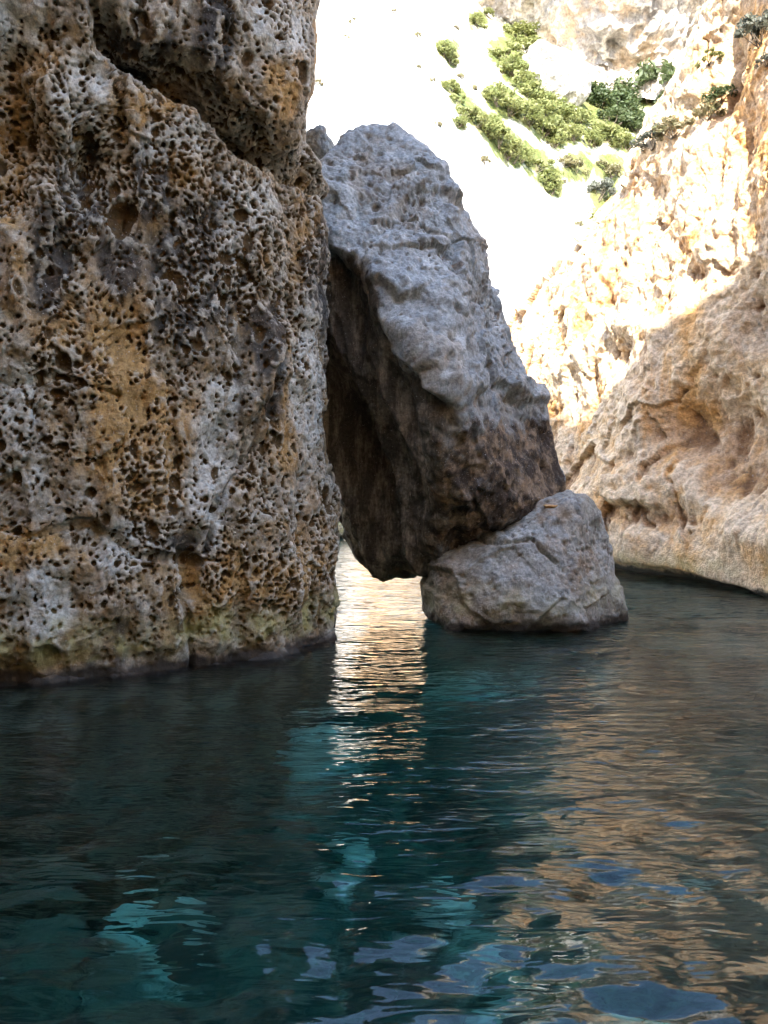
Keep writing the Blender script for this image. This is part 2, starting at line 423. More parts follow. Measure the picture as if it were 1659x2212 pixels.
    for i in range(nr):
        c = g1[i, c0:c1]
        L = np.concatenate([[0], np.cumsum(np.linalg.norm(np.diff(c, axis=0), axis=1))])
        t = np.linspace(0, L[-1], c1 - c0)
        for ax in range(3): c[:, ax] = np.interp(t, L, c[:, ax].copy())
    for j in range(nc):
        c = g1[r0:r1, j]
        L = np.concatenate([[0], np.cumsum(np.linalg.norm(np.diff(c, axis=0), axis=1))])
        t = np.linspace(0, L[-1], r1 - r0)
        for ax in range(3): c[:, ax] = np.interp(t, L, c[:, ax].copy())
    n1 = grid_normals(blur(g1, 3))
    if (n1.reshape(-1, 3) * n).sum(1).mean() < 0: n1 = -n1
    n = n1.reshape(-1, 3); v = g1.reshape(-1, 3).copy(); z = v[:, 2]
    fineband = sstep(-0.1, 0.3, z)
    # honeycomb weathering
    zone = fbm(v, 0.75, 3, 33, stretch=(1.2, 1.2, 0.7)) + 0.5
    low = sstep(0.25, 0.7, z)
    warp = v + 0.045 * np.stack([fbm(v, 2.4, 2, 61), fbm(v, 2.4, 2, 62), fbm(v, 2.4, 2, 63)], 1)
    chip = facets(warp, 0.42, 71, 0.8, (1, 1, .6)) * 0.07 + facets(warp, 0.16, 72, 0.8) * 0.06
    pm = sstep(0.40, 0.60, fbm(v, 1.1, 4, 44, stretch=(1.3, 1.3, 0.6)) + 0.5) * (0.25 + 0.75 * low)
    p0 = pits(warp, 0.46, 1, 0.10 + 0.3 * sstep(.4, .7, zone), .2, .5, 0.5, (1, 1, .8), 0.9)
    p1 = pits(warp, 0.20, 2, 0.12 + 0.25 * sstep(.4, .7, zone), .2, .5, 0.55, (1, 1, .85), 0.7)
    p2 = pits(warp, 0.070, 3, 0.14 + 0.45 * pm, .18, .5, 1.8, (1, 1, .9), 0.4)
    p3 = pits(warp + 0.013, 0.042, 4, 0.36 + 0.60 * pm, .26, .5, 2.1, (1, 1, .9), 0.4)
    p4 = pits(warp + 0.21, 0.050, 5, 0.18 + 0.65 * pm * sstep(.3, .6, zone), .25, .5, 2.0, (1, 1, .9), 0.4)
    p5 = pits(warp + 0.31, 0.13, 6, 0.05 + 0.20 * pm, .2, .5, 1.1, (1, 1, .85), 0.45)
    p6 = pits(warp + 0.57, 0.27, 8, 0.10 + 0.16 * sstep(.35, .7, zone), .2, .5, 0.75, (1, 1, .8), 0.55)
    small = np.maximum(np.maximum(np.maximum(p2, p3), np.maximum(p4, p5)), p6)
    keep = fineband * sstep(9.6, 9.0, v[:, 1])
    d2 = (-(0.85 * p0 + 0.7 * p1 + small) + chip) * keep + 0.028 * fbm(v, 3.5, 5, 77) * (0.5 + keep)
    # broad stains, in the places the real wall has them
    u, w, _ = project(v)
    nz = 0.55 * fbm(v, 2.2, 4, 88, stretch=(1.3, 1.3, 0.5))
    def blobs(lst):
        a_ = np.zeros(len(v))
        for (bx, by, rx_, ry_) in lst:
            a_ = np.maximum(a_, np.exp(-((u - bx) / rx_) ** 2 - ((w - by) / ry_) ** 2))
        return np.clip(a_ + nz * (0.35 + a_), 0, 1) * sstep(9.4, 8.9, v[:, 1])
    ochre = blobs([(230, 800, 90, 260), (300, 960, 200, 150), (610, 900, 50, 130), (15, 350, 50, 150), (330, 230, 60, 60), (130, 700, 60, 100), (500, 1250, 170, 60), (610, 150, 40, 130), (60, 1190, 80, 60)])
    stain = blobs([(190, 400, 70, 110), (110, 570, 60, 130), (340, 380, 60, 90), (450, 560, 110, 150), (570, 760, 60, 150), (390, 700, 60, 90), (300, 110, 80, 70), (460, 60, 60, 90), (350, 1180, 110, 35), (700, 620, 50, 160), (250, 560, 50, 90)])
    pale = blobs([(170, 180, 70, 90), (460, 1010, 60, 140), (90, 1290, 60, 80), (260, 1180, 70, 60), (540, 450, 60, 80), (660, 800, 40, 150), (390, 290, 60, 50), (40, 890, 40, 100), (60, 1030, 40, 40), (600, 60, 60, 60), (480, 870, 40, 60), (30, 60, 70, 60)])
    v1 = v + n * d2[:, None]
    dd = d2.reshape(nr, nc)
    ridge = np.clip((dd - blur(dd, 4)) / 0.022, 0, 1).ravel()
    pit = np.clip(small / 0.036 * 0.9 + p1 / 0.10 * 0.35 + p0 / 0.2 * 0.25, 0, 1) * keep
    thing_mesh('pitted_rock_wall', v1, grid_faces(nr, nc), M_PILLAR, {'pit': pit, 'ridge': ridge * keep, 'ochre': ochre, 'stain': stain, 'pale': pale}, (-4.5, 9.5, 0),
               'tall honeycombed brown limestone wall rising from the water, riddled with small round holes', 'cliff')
build_left_wall()

# ------------------------------------------------------------------ boulders (rounded polyhedra, then weathered)
def cube_sphere(n):
    a = np.arange(n + 1)
    A, B = np.meshgrid(a, a, indexing='ij')
    pts, quads, off = [], [], 0
    lo, hi = np.zeros_like(A), np.full_like(A, n)
    for c in ([A, B, hi], [B, A, lo], [hi, A, B], [lo, B, A], [B, hi, A], [A, lo, B]):
        pts.append(np.stack(c, -1).reshape(-1, 3))
        quads.append(grid_faces(n + 1, n + 1) + off); off += (n + 1) ** 2
    pts = np.concatenate(pts); quads = np.concatenate(quads)
    key = (pts[:, 0] * (n + 1) + pts[:, 1]) * (n + 1) + pts[:, 2]
    uk, first, inv = np.unique(key, return_index=True, return_inverse=True)
    p = pts[first] / n * 2 - 1
    p = np.tan(p * math.pi / 4)                       # even out the cells
    p /= np.linalg.norm(p, axis=1, keepdims=True)
    q = inv.reshape(-1)[quads]
    return p, q[:, ::-1]
def vnormals(v, q):
    a, b, c, d = (v[q[:, k]] for k in range(4))
    fn = np.cross(c - a, d - b)
    n = np.zeros_like(v)
    for k in range(4):
        for ax in range(3):
            n[:, ax] += np.bincount(q[:, k], fn[:, ax], len(v))
    n /= np.linalg.norm(n, axis=1, keepdims=True) + 1e-12
    return n
def hull(center, planes, n, stretch=(1, 1, 1), p=14, grow=1.0):
    s, q = cube_sphere(n)
    dirs = s * np.array(stretch); dirs /= np.linalg.norm(dirs, axis=1, keepdims=True)
    acc = np.zeros(len(dirs))
    for nn, pt in planes:
        nn = np.asarray(nn, float); nn = nn / np.linalg.norm(nn)
        dist = float(nn @ (np.asarray(pt) - center))
        dist = max(dist, 0.02)
        acc += np.clip(dirs @ nn / dist, 0, None) ** p
    r = acc ** (-1.0 / p) * grow
    v = center + dirs * r[:, None]
    nrm = vnormals(v, q)
    if ((nrm * dirs).sum(1)).mean() < 0: q = q[:, ::-1]; nrm = -nrm
    return v, q, nrm
def smooth_field(d, q, it=1):
    for _ in range(it):
        acc = np.zeros(len(d)); cnt = np.zeros(len(d))
        for k in range(4):
            acc += np.bincount(q[:, k], d[q[:, (k + 1) % 4]] + d[q[:, (k + 3) % 4]], len(d)); cnt += np.bincount(q[:, k], minlength=len(d)) * 2
        d = 0.4 * d + 0.6 * acc / cnt
    return d
def outline_planes(pts, depth, tilt=32, close=True):
    """two bevel planes for every edge of an outline seen at the given depth"""
    P = [at(px, py, depth) for px, py in pts]
    out = []
    cen = np.mean(P, 0)
    view = (cen - CAM) / np.linalg.norm(cen - CAM)
    m = len(P)
    for i in range(m if close else m - 1):
        a, b = P[i], P[(i + 1) % m]
        e = b - a; nn = np.cross(e, view); nn /= np.linalg.norm(nn)
        if nn @ (a - cen) < 0: nn = -nn
        for sgn in (-1, 1):
            t = math.radians(8 if nn[2] < -0.35 else tilt)
            out.append((nn * math.cos(t) + view * sgn * math.sin(t), (a + b) / 2))
    return out, cen

def build_leaning_boulder():
    D = 10.0
    ol = [(798, 218), (734, 236), (668, 300), (640, 400), (622, 560), (625, 800), (612, 1000), (684, 1134), (736, 1200), (796, 1258), (855, 1272),
          (935, 1246), (1020, 1196), (1125, 1146), (1228, 1094), (1228, 1010), (1200, 860), (1132, 700), (1058, 545), (1006, 435), (962, 326), (886, 246)]
    pl, cen = outline_planes(ol, D, 30)
    cen = at(930, 760, 10.1)
    pl += [((0.12, -0.86, 0.50), at(880, 560, 9.15)),       # bright upper front
           ((-0.25, -0.80, 0.50), at(790, 420, 9.35)),
           ((0.70, -0.66, 0.28), at(1085, 700, 9.35)),      # right flank
           ((0.22, -0.93, -0.30), at(1060, 960, 8.85)),     # brown overhanging lower front
           ((-0.72, -0.62, -0.30), at(800, 850, 9.35)),     # dark hollow side
           ((-0.45, -0.55, -0.70), at(850, 1130, 9.35)),
           ((0.30, -0.35, -0.89), at(1020, 1150, 9.5)),
           ((0.0, 1, 0.1), at(930, 760, 11.6))]
    v, q, n = hull(cen, pl, 208, (1.0, 0.85, 1.75), 26, 1.045)
    pxy = project(v); u, w, dep = pxy
    face = sstep(0.25, -0.15, n[:, 1])                       # towards the camera side
    d = 0.08 * fbm(v, 0.9, 3, 103) + 0.02 * ridged(v, 2.0, 3, 111)
    # the lit skin ends in a ragged lip above the hollow
    lip = [(p[0], p[2]) for p in (at(690, 560, 9.4), at(745, 556, 9.4), at(800, 610, 9.4), at(838, 700, 9.4), at(880, 800, 9.3), at(925, 850, 9.2), at(985, 880, 9.1), at(1040, 800, 9.0),
                                  at(1110, 830, 9.0), at(1180, 830, 9.2), at(1260, 860, 9.3))]
    sd = polyline_sd(v[:, 0], v[:, 2], lip) + 0.07 * fbm(v, 3, 4, 121) + 0.22 * fbm(v, 1.6, 3, 122) * sstep(930, 1010, u)
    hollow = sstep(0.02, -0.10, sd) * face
    inner = sstep(0.05, 0.45, -(n @ ((cen - CAM) / np.linalg.norm(cen - CAM))))      # fades towards the outline
    left = sstep(1000, 860, u)
    d -= hollow * inner * (0.04 + 0.17 * left * sstep(1230, 1000, w))
    wv = v + 0.10 * np.stack([fbm(v, 1.6, 3, 1), fbm(v, 1.6, 3, 2), fbm(v, 1.6, 3, 3)], 1)
    d += (1 - 0.8 * hollow * left) * (facets(wv, 0.8, 136, 0.5) * 0.12 + (facets(wv, 0.36, 137, 0.7) * 0.13 + facets(wv, 0.14, 138, 0.6) * 0.12) * sstep(280, 420, w))
    # flutes running down the hollow
    lean = v[:, 0] + 0.28 * v[:, 2]
    fl = np.stack([lean, v[:, 1] * 0.5, v[:, 2] * 0.18], 1)
    d += hollow * inner * sstep(1060, 930, u) * (0.30 * ridged(fl, 1.4, 2, 131) - 0.13)
    # step under the rounded cap
    cap = [(p[0], p[2]) for p in (at(700, 560, 9.4), at(780, 520, 9.4), at(850, 470, 9.4), at(890, 418, 9.4), at(960, 400, 9.5), at(1030, 420, 9.6))]
    sc = polyline_sd(v[:, 0], v[:, 2], cap) + 0.05 * fbm(v, 4, 3, 141)
    d += face * (0.06 * sstep(-0.02, 0.05, sc) - 0.08 * np.exp(-((sc + 0.09) / 0.10) ** 2)) * sstep(760, 860, u)
    # ledge with crags in the middle
    mid = [(p[0], p[2]) for p in (at(700, 600, 9.4), at(800, 545, 9.4), at(860, 480, 9.4), at(905, 445, 9.4), at(925, 520, 9.4), at(965, 600, 9.4), at(1100, 800, 9.4))]
    sm = polyline_sd(v[:, 0], v[:, 2], mid) + 0.06 * fbm(v, 4, 3, 151)
    d += face * 0.09 * sstep(0.03, -0.05, sm) * (1 - hollow)
    # scalloped drips on the lit face
    sca = pits(v + 0.05 * np.stack([fbm(v, 5, 2, 1), fbm(v, 5, 2, 2), fbm(v, 5, 2, 3)], 1), 0.30, 12, 0.5, .3, .5, 0.14, (1, 1, .55), 0.9)
    d -= sca * face * (0.55 + 0.45 * sstep(600, 800, w))
    warp = v + 0.03 * np.stack([fbm(v, 6, 2, 161), fbm(v, 6, 2, 162), fbm(v, 6, 2, 163)], 1)
    pm = sstep(0.35, 0.65, fbm(v, 1.2, 3, 171) + 0.5) * (1 - 0.6 * hollow)
    p1 = pits(warp, 0.13, 13, 0.12 + 0.4 * pm, .22, .5, 0.8, power=0.5)
    p2 = pits(warp, 0.07, 14, 0.15 + 0.45 * pm, .25, .5, 0.9, power=0.45)
    ps = np.maximum(p1, p2) * (face * 0.8 + 0.2)
    d -= ps
    d = smooth_field(d, q, 1) + 0.026 * fbm(v, 6, 4, 181)
    v1 = v + n * d[:, None]
    n1 = vnormals(v1, q)
    ridge = np.clip(((n1 - n) ** 2).sum(1) * 0.0 + fbm(v, 8, 3, 191) * 1.2, 0, 1) * (1 - hollow)
    pit = np.clip(p1 / 0.055 * 0.7 + p2 / 0.03 * 0.7, 0, 1)
    low = sstep(700, 900, w - 0.0 * u) 
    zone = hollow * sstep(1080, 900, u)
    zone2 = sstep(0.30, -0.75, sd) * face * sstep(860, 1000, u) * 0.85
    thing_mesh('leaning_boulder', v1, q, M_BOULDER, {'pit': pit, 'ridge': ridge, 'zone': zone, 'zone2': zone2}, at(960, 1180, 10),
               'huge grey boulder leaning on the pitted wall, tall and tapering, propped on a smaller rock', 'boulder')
build_leaning_boulder()

def build_lower_boulder():
    D = 9.7
    ol = [(1258, 1064), (1175, 1070), (1090, 1110), (1012, 1158), (945, 1192), (915, 1245), (918, 1310), (950, 1420), (1000, 1520), (1310, 1500), (1352, 1340), (1348, 1290), (1326, 1190), (1300, 1095)]
    pl, cen = outline_planes(ol, D, 26)
    cen = at(1130, 1290, 9.8)
    pl += [((0.1, -0.93, 0.35), at(1180, 1230, 8.95)), ((-0.55, -0.78, 0.30), at(985, 1270, 9.1)), ((0.62, -0.75, 0.2), at(1290, 1260, 9.2)),
           ((0.0, -0.86, -0.5), at(1150, 1352, 8.9)), ((0, 1, .1), at(1130, 1290, 11.0)), ((0, 0, -1), (1.5, 10, -1.2))]
    v, q, n = hull(cen, pl, 138, (1.15, 0.9, 1.0), 30, 1.03)
    face = sstep(0.3, -0.2, n[:, 1])
    u, w, _ = project(v)
    d = 0.07 * fbm(v, 1.4, 4, 203) + facets(v, 0.8, 236, 0.3) * 0.07 + facets(v, 0.28, 237, 0.4) * 0.04 * sstep(0.1, 0.5, v[:, 2])
    crk = [(p[0], p[2]) for p in (at(1010, 1175, 9), at(1095, 1172, 9), at(1150, 1165, 9), at(1175, 1195, 9), at(1200, 1215, 9))]
    sd = polyline_sd(v[:, 0], v[:, 2], crk) + 0.02 * fbm(v, 9, 3, 221)
    d -= 0.07 * np.exp(-(sd / 0.022) ** 2) * face
    st = [(p[0], p[2]) for p in (at(985, 1240, 9), at(1000, 1300, 9), at(1050, 1340, 9))]
    sd = polyline_sd(v[:, 0], v[:, 2], st) + 0.03 * fbm(v, 6, 3, 231)
    d += 0.08 * sstep(-0.04, 0.04, sd) * face * sstep(1100, 1000, u)
    warp = v + 0.03 * np.stack([fbm(v, 6, 2, 261), fbm(v, 6, 2, 262), fbm(v, 6, 2, 263)], 1)
    pm = sstep(0.4, 0.7, fbm(v, 1.6, 3, 271) + 0.5) * sstep(0.15, 0.5, v[:, 2])
    p1 = pits(warp, 0.15, 23, 0.25 + 0.4 * pm, .25, .5, 0.5, power=0.8)
    p2 = pits(warp, 0.07, 24, 0.15 + 0.6 * pm, .28, .5, 0.8, power=0.55)
    d -= np.maximum(p1, p2) * (0.35 + 0.65 * sstep(0.2, 0.5, v[:, 2]))
    d = smooth_field(d, q, 1) + 0.030 * fbm(v, 5, 5, 281)
    v1 = v + n * d[:, None]
    pit = np.clip(p1 / 0.06 * 0.45 + p2 / 0.03 * 0.7, 0, 1)
    ridge = np.clip(fbm(v, 7, 3, 291) * 1.1, 0, 1)
    thing_mesh('prop_boulder', v1, q, M_LOWER, {'pit': pit, 'ridge': ridge}, at(1130, 1372, 9.7),
               'squat grey-brown boulder standing in the water under the leaning giant, algae along its waterline', 'boulder')
build_lower_boulder()

def simple_rock(name, px, py, depth, rx, ry, rz, mat, n, seed, label, cat='rock', group=None, pit_amt=0.4, loc=None, facets=9):
    r = np.random.default_rng(seed)
    c = np.asarray(loc, float) if loc is not None else at(px, py, depth)
    pl = []
    for k in range(facets * 2):
        t = r.normal(size=3); t /= np.linalg.norm(t)
        s = np.array([rx, ry, rz])
        nn = t / s; nn /= np.linalg.norm(nn)
        pl.append((nn, c + t * s * r.uniform(0.82, 1.05)))
    for ax in range(3):
        for sg in (-1, 1):
            e = np.zeros(3); e[ax] = sg
            pl.append((e, c + e * (rx, ry, rz)[ax]))
    v, q, nn = hull(c, pl, n, (rx, ry, rz), 10)
    m = (rx + ry + rz) / 3
    d = m * (0.12 * fbm(v, 1.1 / m, 5, seed) + 0.05 * ridged(v, 2.2 / m, 3, seed + 5))
    p1 = pits(v, 0.28 * m, seed, 0.5, .25, .5, 0.6, power=0.7) * pit_amt
    d -= p1
    v1 = v + nn * d[:, None]
    return thing_mesh(name, v1, q, mat, {'pit': np.clip(p1 / (0.1 * m + 1e-6), 0, 1), 'ochre': p1 * 0, 'stain': p1 * 0, 'pale': p1 * 0, 'ridge': np.clip(fbm(v, 5 / m, 3, seed + 9), 0, 1)},
                      (c[0], c[1], c[2] - rz), label, cat, group)
simple_rock('wedged_boulder', 680, 332, 10.6, 0.27, 0.3, 0.26, M_BOULDER, 40, 5, 'small pale boulder wedged between the pitted wall and the leaning boulder\'s rounded top', 'boulder')
simple_rock('wedge_stone', 1216, 1083, 9.45, 0.075, 0.1, 0.055, M_RIGHT, 20, 6, 'round tan stone caught at the right end of the gap between two boulders', 'stone')
simple_rock('wedge_stone', 1190, 1094, 9.3, 0.085, 0.06, 0.022, M_RIGHT, 16, 8, 'thin flat splinter of stone lying on the lower boulder beside the gap', 'stone')
simple_rock('wedge_stone', 1242, 1076, 9.5, 0.03, 0.03, 0.035, M_RIGHT, 10, 9, 'tiny dark pebble on the top edge of the lower boulder', 'stone')

# ------------------------------------------------------------------ right-hand cliff
def build_right_wall():
    base = [np.array([15, 0, 0.]), np.array([9.6, 7.5, 0.]), at(1800, 1330, 10.3) * [1, 1, 0], at(1659, 1290, 11.7) * [1, 1, 0], at(1480, 1255, 13.4) * [1, 1, 0],
            at(1310, 1235, 15.3) * [1, 1, 0], np.array([3.75, 18, 0.]), np.array([2.9, 21, 0.]), np.array([1.5, 25, 0.]), np.array([-0.6, 29, 0.]), np.array([-3.2, 33.5, 0.]), np.array([-12, 38, 0.])]
    top = [np.array([18, 6, 17.]), np.array([13, 12, 16.5]), at(1830, -420, 13.2), at(1700, -300, 14.4), at(1548, -20, 15.9), at(1484, 170, 17.2), at(1390, 335, 18.6), at(1300, 480, 20.2),
           at(1205, 590, 22.5), at(1130, 685, 26), at(1010, 800, 31), np.array([-10, 42, 9.])]
    lipz = [0.2, 0.2, 0.12, 0.14, 0.26, 0.36, 0.35, 0.4, 0.4, 0.4, 0.4, 0.4]
    net = [[] for _ in range(10)]
    for j, (b, t) in enumerate(zip(base, top)):
        o = b - t; o[2] = 0; o /= np.linalg.norm(o) + 1e-9             # outwards
        net[0].append(b + o * 0.3 + [0, 0, -2.8])
        net[1].append(b - o * 0.55 + [0, 0, -0.5])
        net[2].append(b - o * 0.75 + [0, 0, 0.02])
        net[3].append(b - o * 0.45 + [0, 0, lipz[j] + 0.02])
        net[4].append(b + o * 0.06 + [0, 0, lipz[j] + 0.10])
        for k, (f, bul) in enumerate(((0.22, -0.10), (0.5, 0.20), (0.78, 0.35))):
            net[5 + k].append(b * (1 - f) + t * f + o * bul + [0, 0, 0.3 * (1 - f)])
        net[8].append(t)
        net[9].append(t - o * 3.5 + [0, 0, -2.0])
    rows = [8, 12, 14, 20, 60, 120, 130, 120, 20]
    cols = [8, 12, 50, 90, 84, 66, 60, 50, 40, 24, 10]
    g = loft(np.array(net), rows, cols)
    nr, nc = g.shape[:2]
    n = grid_normals(g).reshape(-1, 3); v = g.reshape(-1, 3)
    mid = (nr * 2 // 3) * nc + nc // 2
    if n[mid] @ (CAM - v[mid]) < 0: n = -n
    pxy = project(v); u, w, dep = pxy
    above = sstep(0.3, 1.0, v[:, 2]) * np.repeat(1 - 0.8 * sstep(nr - 75, nr - 25, np.arange(nr)), nc)
    d = 0.24 * fbm(v, 0.30, 3, 303) + 0.08 * fbm(v, 0.9, 4, 311, stretch=(1.3, 1.3, 0.6)) * above
    # smooth vertical flutes towards the right, blocks and slabs towards the left
    rt = sstep(1380, 1520, u)
    d += above * rt * (0.07 * ridged(v, 0.8, 2, 321, stretch=(1.5, 1.5, 0.2)) - 0.03)
    wv = v + 0.25 * np.stack([fbm(v, 0.9, 3, 331), fbm(v, 0.9, 3, 332), fbm(v, 0.9, 3, 333)], 1)
    d += above * (1 - 0.65 * rt) * (facets(wv, 2.2, 335, 0.25, (1.3, 1, .7)) * 0.16 + facets(wv, 0.7, 336, 0.4, (1.2, 1, .7)) * 0.15)
    d += above * (facets(wv, 0.3, 337, 0.5) * 0.10 + 0.025 * ridged(wv, 1.6, 3, 341))
    for (px, py, r, dp, sq) in [(1545, 930, .8, .6, (1, .8, 1)), (1600, 1030, .9, .45, (1, 1, 1.2)), (1480, 920, .45, .35, (1, 1, 1)), (1500, 595, .3, .25, (1, 1, 1)), (1640, 700, .6, .5, (1, 1, .8)),
                                (1655, 880, .6, .3, (1, 1, .6)), (1430, 1120, .5, .3, (1, 1, 1.5)), (1520, 420, .4, .25, (1, 1, .4)),
                                (1600, 300, .45, .35, (1, 1, .5)), (1560, 160, .4, .5, (1, 1, .5)), (1540, 205, .35, .4, (1, 1, 1)), (1345, 760, .5, .35, (1, 1, 1.2))]:
        d -= 0.9 * dent(v, px, py, r, dp, pxy, sq)
    # diagonal buttress edge
    for (pts, h, wd) in (([(1290, 1080), (1340, 1000), (1410, 930), (1440, 720), (1560, 480)], .30, .35), ([(1440, 720), (1330, 700), (1190, 830)], .22, .3),
                         ([(1470, 1010), (1520, 1080), (1600, 1150), (1680, 1165)], .2, .3), ([(1340, 830), (1400, 850), (1420, 920)], .16, .2), ([(1440, 380), (1470, 250), (1530, 140)], .3, .3)):
        P3 = []
        for (px, py) in pts:
            k = np.argmin((u - px) ** 2 + (w - py) ** 2 + np.where(dep < 0.5, 1e9, 0)); P3.append(v[k])
        best = np.full(len(v), 1e9)
        for a, b in zip(P3[:-1], P3[1:]):
            e = b - a; t = np.clip(((v - a) @ e) / (e @ e), 0, 1)
            best = np.minimum(best, np.linalg.norm(v - a - t[:, None] * e, axis=1))
        d += 0.55 * h * np.exp(-(best / wd) ** 2)
    warp = v + 0.06 * np.stack([fbm(v, 3, 2, 361), fbm(v, 3, 2, 362), fbm(v, 3, 2, 363)], 1)
    pm = sstep(0.4, 0.65, fbm(v, 0.6, 3, 371) + 0.5) * above
    p1 = pits(warp, 0.42, 33, 0.01 + 0.10 * pm, .22, .5, 0.4, (1, 1, .8), 0.9)
    p2 = pits(warp, 0.17, 34, 0.04 + 0.22 * pm, .25, .5, 0.6, power=0.7)
    d -= np.maximum(p1, p2) * above
    d += 0.05 * fbm(v, 3.2, 4, 381) * (0.4 + 0.6 * above)
    d += 0.025 * ridged(v, 3.5, 3, 391) * above
    v1 = v + n * d[:, None]
    dd = d.reshape(nr, nc)
    ridge = np.clip((dd - blur(dd, 6)) / 0.07, 0, 1).ravel() * above
    pit = np.clip(p1 / 0.2 * 0.8 + p2 / 0.08 * 0.5 + np.clip(-(dd - blur(dd, 10)).ravel() / 0.12, 0, 1) * 0.7, 0, 1) * above
    thing_mesh('buttress_cliff', v1, grid_faces(nr, nc), M_RIGHT, {'pit': pit, 'ridge': ridge}, (9, 13, 0),
               'sunlit tan and white limestone cliff with an undercut foot, across the channel on the right', 'cliff')
    return v1, project(v1)
RW_V, RW_P = build_right_wall()

# ------------------------------------------------------------------ unseen headland added behind the boat, skyline shaped to shade the channel
def build_shade_headland():
    xs = [-34, -24, -15, -8, -4.5, -2.2, 1.0, 3.0, 6, 10, 16, 24, 34]
    tops = [24, 23.5, 22.5, 21.6, 22, 26, 26.3, 22.4, 21.6, 21, 21, 21, 20]
    net = []
    for f, back in ((-0.15, 0.5), (0.0, 0), (0.3, -0.5), (0.65, -0.2), (1.0, -1.0), (1.0, -14)):
        net.append([(x, -8 + back - 0.02 * (x - 4) ** 2 * 0.15, t * f) for x, t in zip(xs, tops)])
    g = loft(np.array(net, float), [4, 24, 28, 28, 6], [10] * 12)
    nr, nc = g.shape[:2]
    v = g.reshape(-1, 3); n = grid_normals(g).reshape(-1, 3)
    if n[nr // 2 * nc + nc // 2][1] < 0: n = -n
    d = 0.9 * fbm(v, 0.2, 4, 453) + facets(v, 1.6, 455, .6) * 0.25
    d[v[:, 2] > 19] *= 0.4
    thing_mesh('added_shade_headland', v + n * d[:, None], grid_faces(nr, nc), M_RIGHT, {'pit': d * 0, 'ridge': d * 0}, (4, -8, 0),
               'unseen limestone headland added behind the viewer to shade the channel', 'cliff')
build_shade_headland()

# ------------------------------------------------------------------ white hillside, far cliff
P1 = [(680,355,32),(720,375,36),(770,390,36),(830,400,42),(880,410,42),(900,460,42),(850,460,36),(800,430,30),(930,430,30),(950,480,30),(890,510,26),(990,430,32),(1020,500,30),(1060,480,32),(1100,490,26),(1150,520,30),(1170,525,22),(700,190,40),(740,250,36),(770,290,32),(800,330,36),(840,350,32)]
P2 = [(490,180,26),(510,220,20),(505,310,20),(530,350,20),(560,390,26),(600,430,30),(650,460,36),(690,500,36),(720,540,34),(770,560,30),(820,590,34),(860,640,34),(880,680,26),(740,570,26),(545,440,20)]
def build_hill():
    pxs = [-900, 0, 350, 620, 760, 900, 1050, 1200, 1350, 1550, 1850, 2600]
    lv = [(1260, [26, 27, 29, 31, 31, 32, 34, 36, 38, 40, 40, 40]),
          (1140, [27, 28, 30, 32, 32, 33, 35, 38, 42, 44, 44, 44]),
          (800, [29, 30, 32, 34, 35, 37, 40, 45, 52, 55, 55, 50]),
          (520, [31, 32, 34, 37, 39, 42, 47, 55, 62, 64, 62, 56]),
          (250, [33, 34, 37, 41, 44, 48, 56, 66, 72, 74, 72, 62]),
          (20, [36, 37, 40, 45, 50, 59, 84, 96, 98, 98, 90, 78]),
          (-140, [38, 40, 43, 50, 58, 76, 115, 122, 122, 122, 110, 95]),
          (-150, [70, 75, 80, 85, 95, 120, 140, 145, 145, 145, 130, 120])]
    net = [[at(px, py, d) for px, d in zip(pxs, ds)] for py, ds in lv]
    g = loft(np.array(net), [6, 44, 44, 48, 50, 30, 6], [8, 14, 30, 34, 34, 40, 40, 40, 36, 14, 6])
    nr, nc = g.shape[:2]
    n = grid_normals(g).reshape(-1, 3); v = g.reshape(-1, 3)
    mid = (nr // 2) * nc + nc // 2
    if n[mid] @ (CAM - v[mid]) < 0: n = -n
    # ledges falling to the right
    s = v[:, 2] + 0.75 * v[:, 0]
    q = np.stack([s * 0.5, v[:, 1] * 0.12, (v[:, 2] - v[:, 0]) * 0.06], 1)
    d = 0.8 * fbm(v, 0.09, 3, 403) + 0.30 * ridged(q, 0.55, 3, 411) + 0.22 * fbm(v, 0.35, 4, 421)
    pr = pits(v, 2.2, 41, 0.12, .2, .45, 0.5, power=0.7)
    d -= pr
    v1 = v + n * d[:, None]
    dd = d.reshape(nr, nc)
    pit = np.clip(pr / 0.5, 0, 1)
    # low scrub and soil between the shrubs
    u, w, _ = project(v1)
    zone = np.zeros(len(v1))
    for (x, y, r) in P1 + P2 + [(970, 600, 40), (1080, 610, 40), (760, 120, 45), (1100, 380, 90), (600, 75, 25), (1060, 720, 35)]:
        zone = np.maximum(zone, np.exp(-((u - 674 - x * 0.594) ** 2 + (w - y * 0.594) ** 2) / (r * 0.594 * 2.0) ** 2))
    ridge = np.clip((dd - blur(dd, 4)) / 0.3, 0, 1).ravel()
    o = obj('hillside', make_mesh('hillside', v1, grid_faces(nr, nc), M_HILL, {'pit': pit, 'ridge': ridge, 'zone': zone}))
    tag(o, 'steep white limestone hillside glaring in the sun behind the boulders', kind='structure')
    return v1, project(v1)
HV, HP = build_hill()

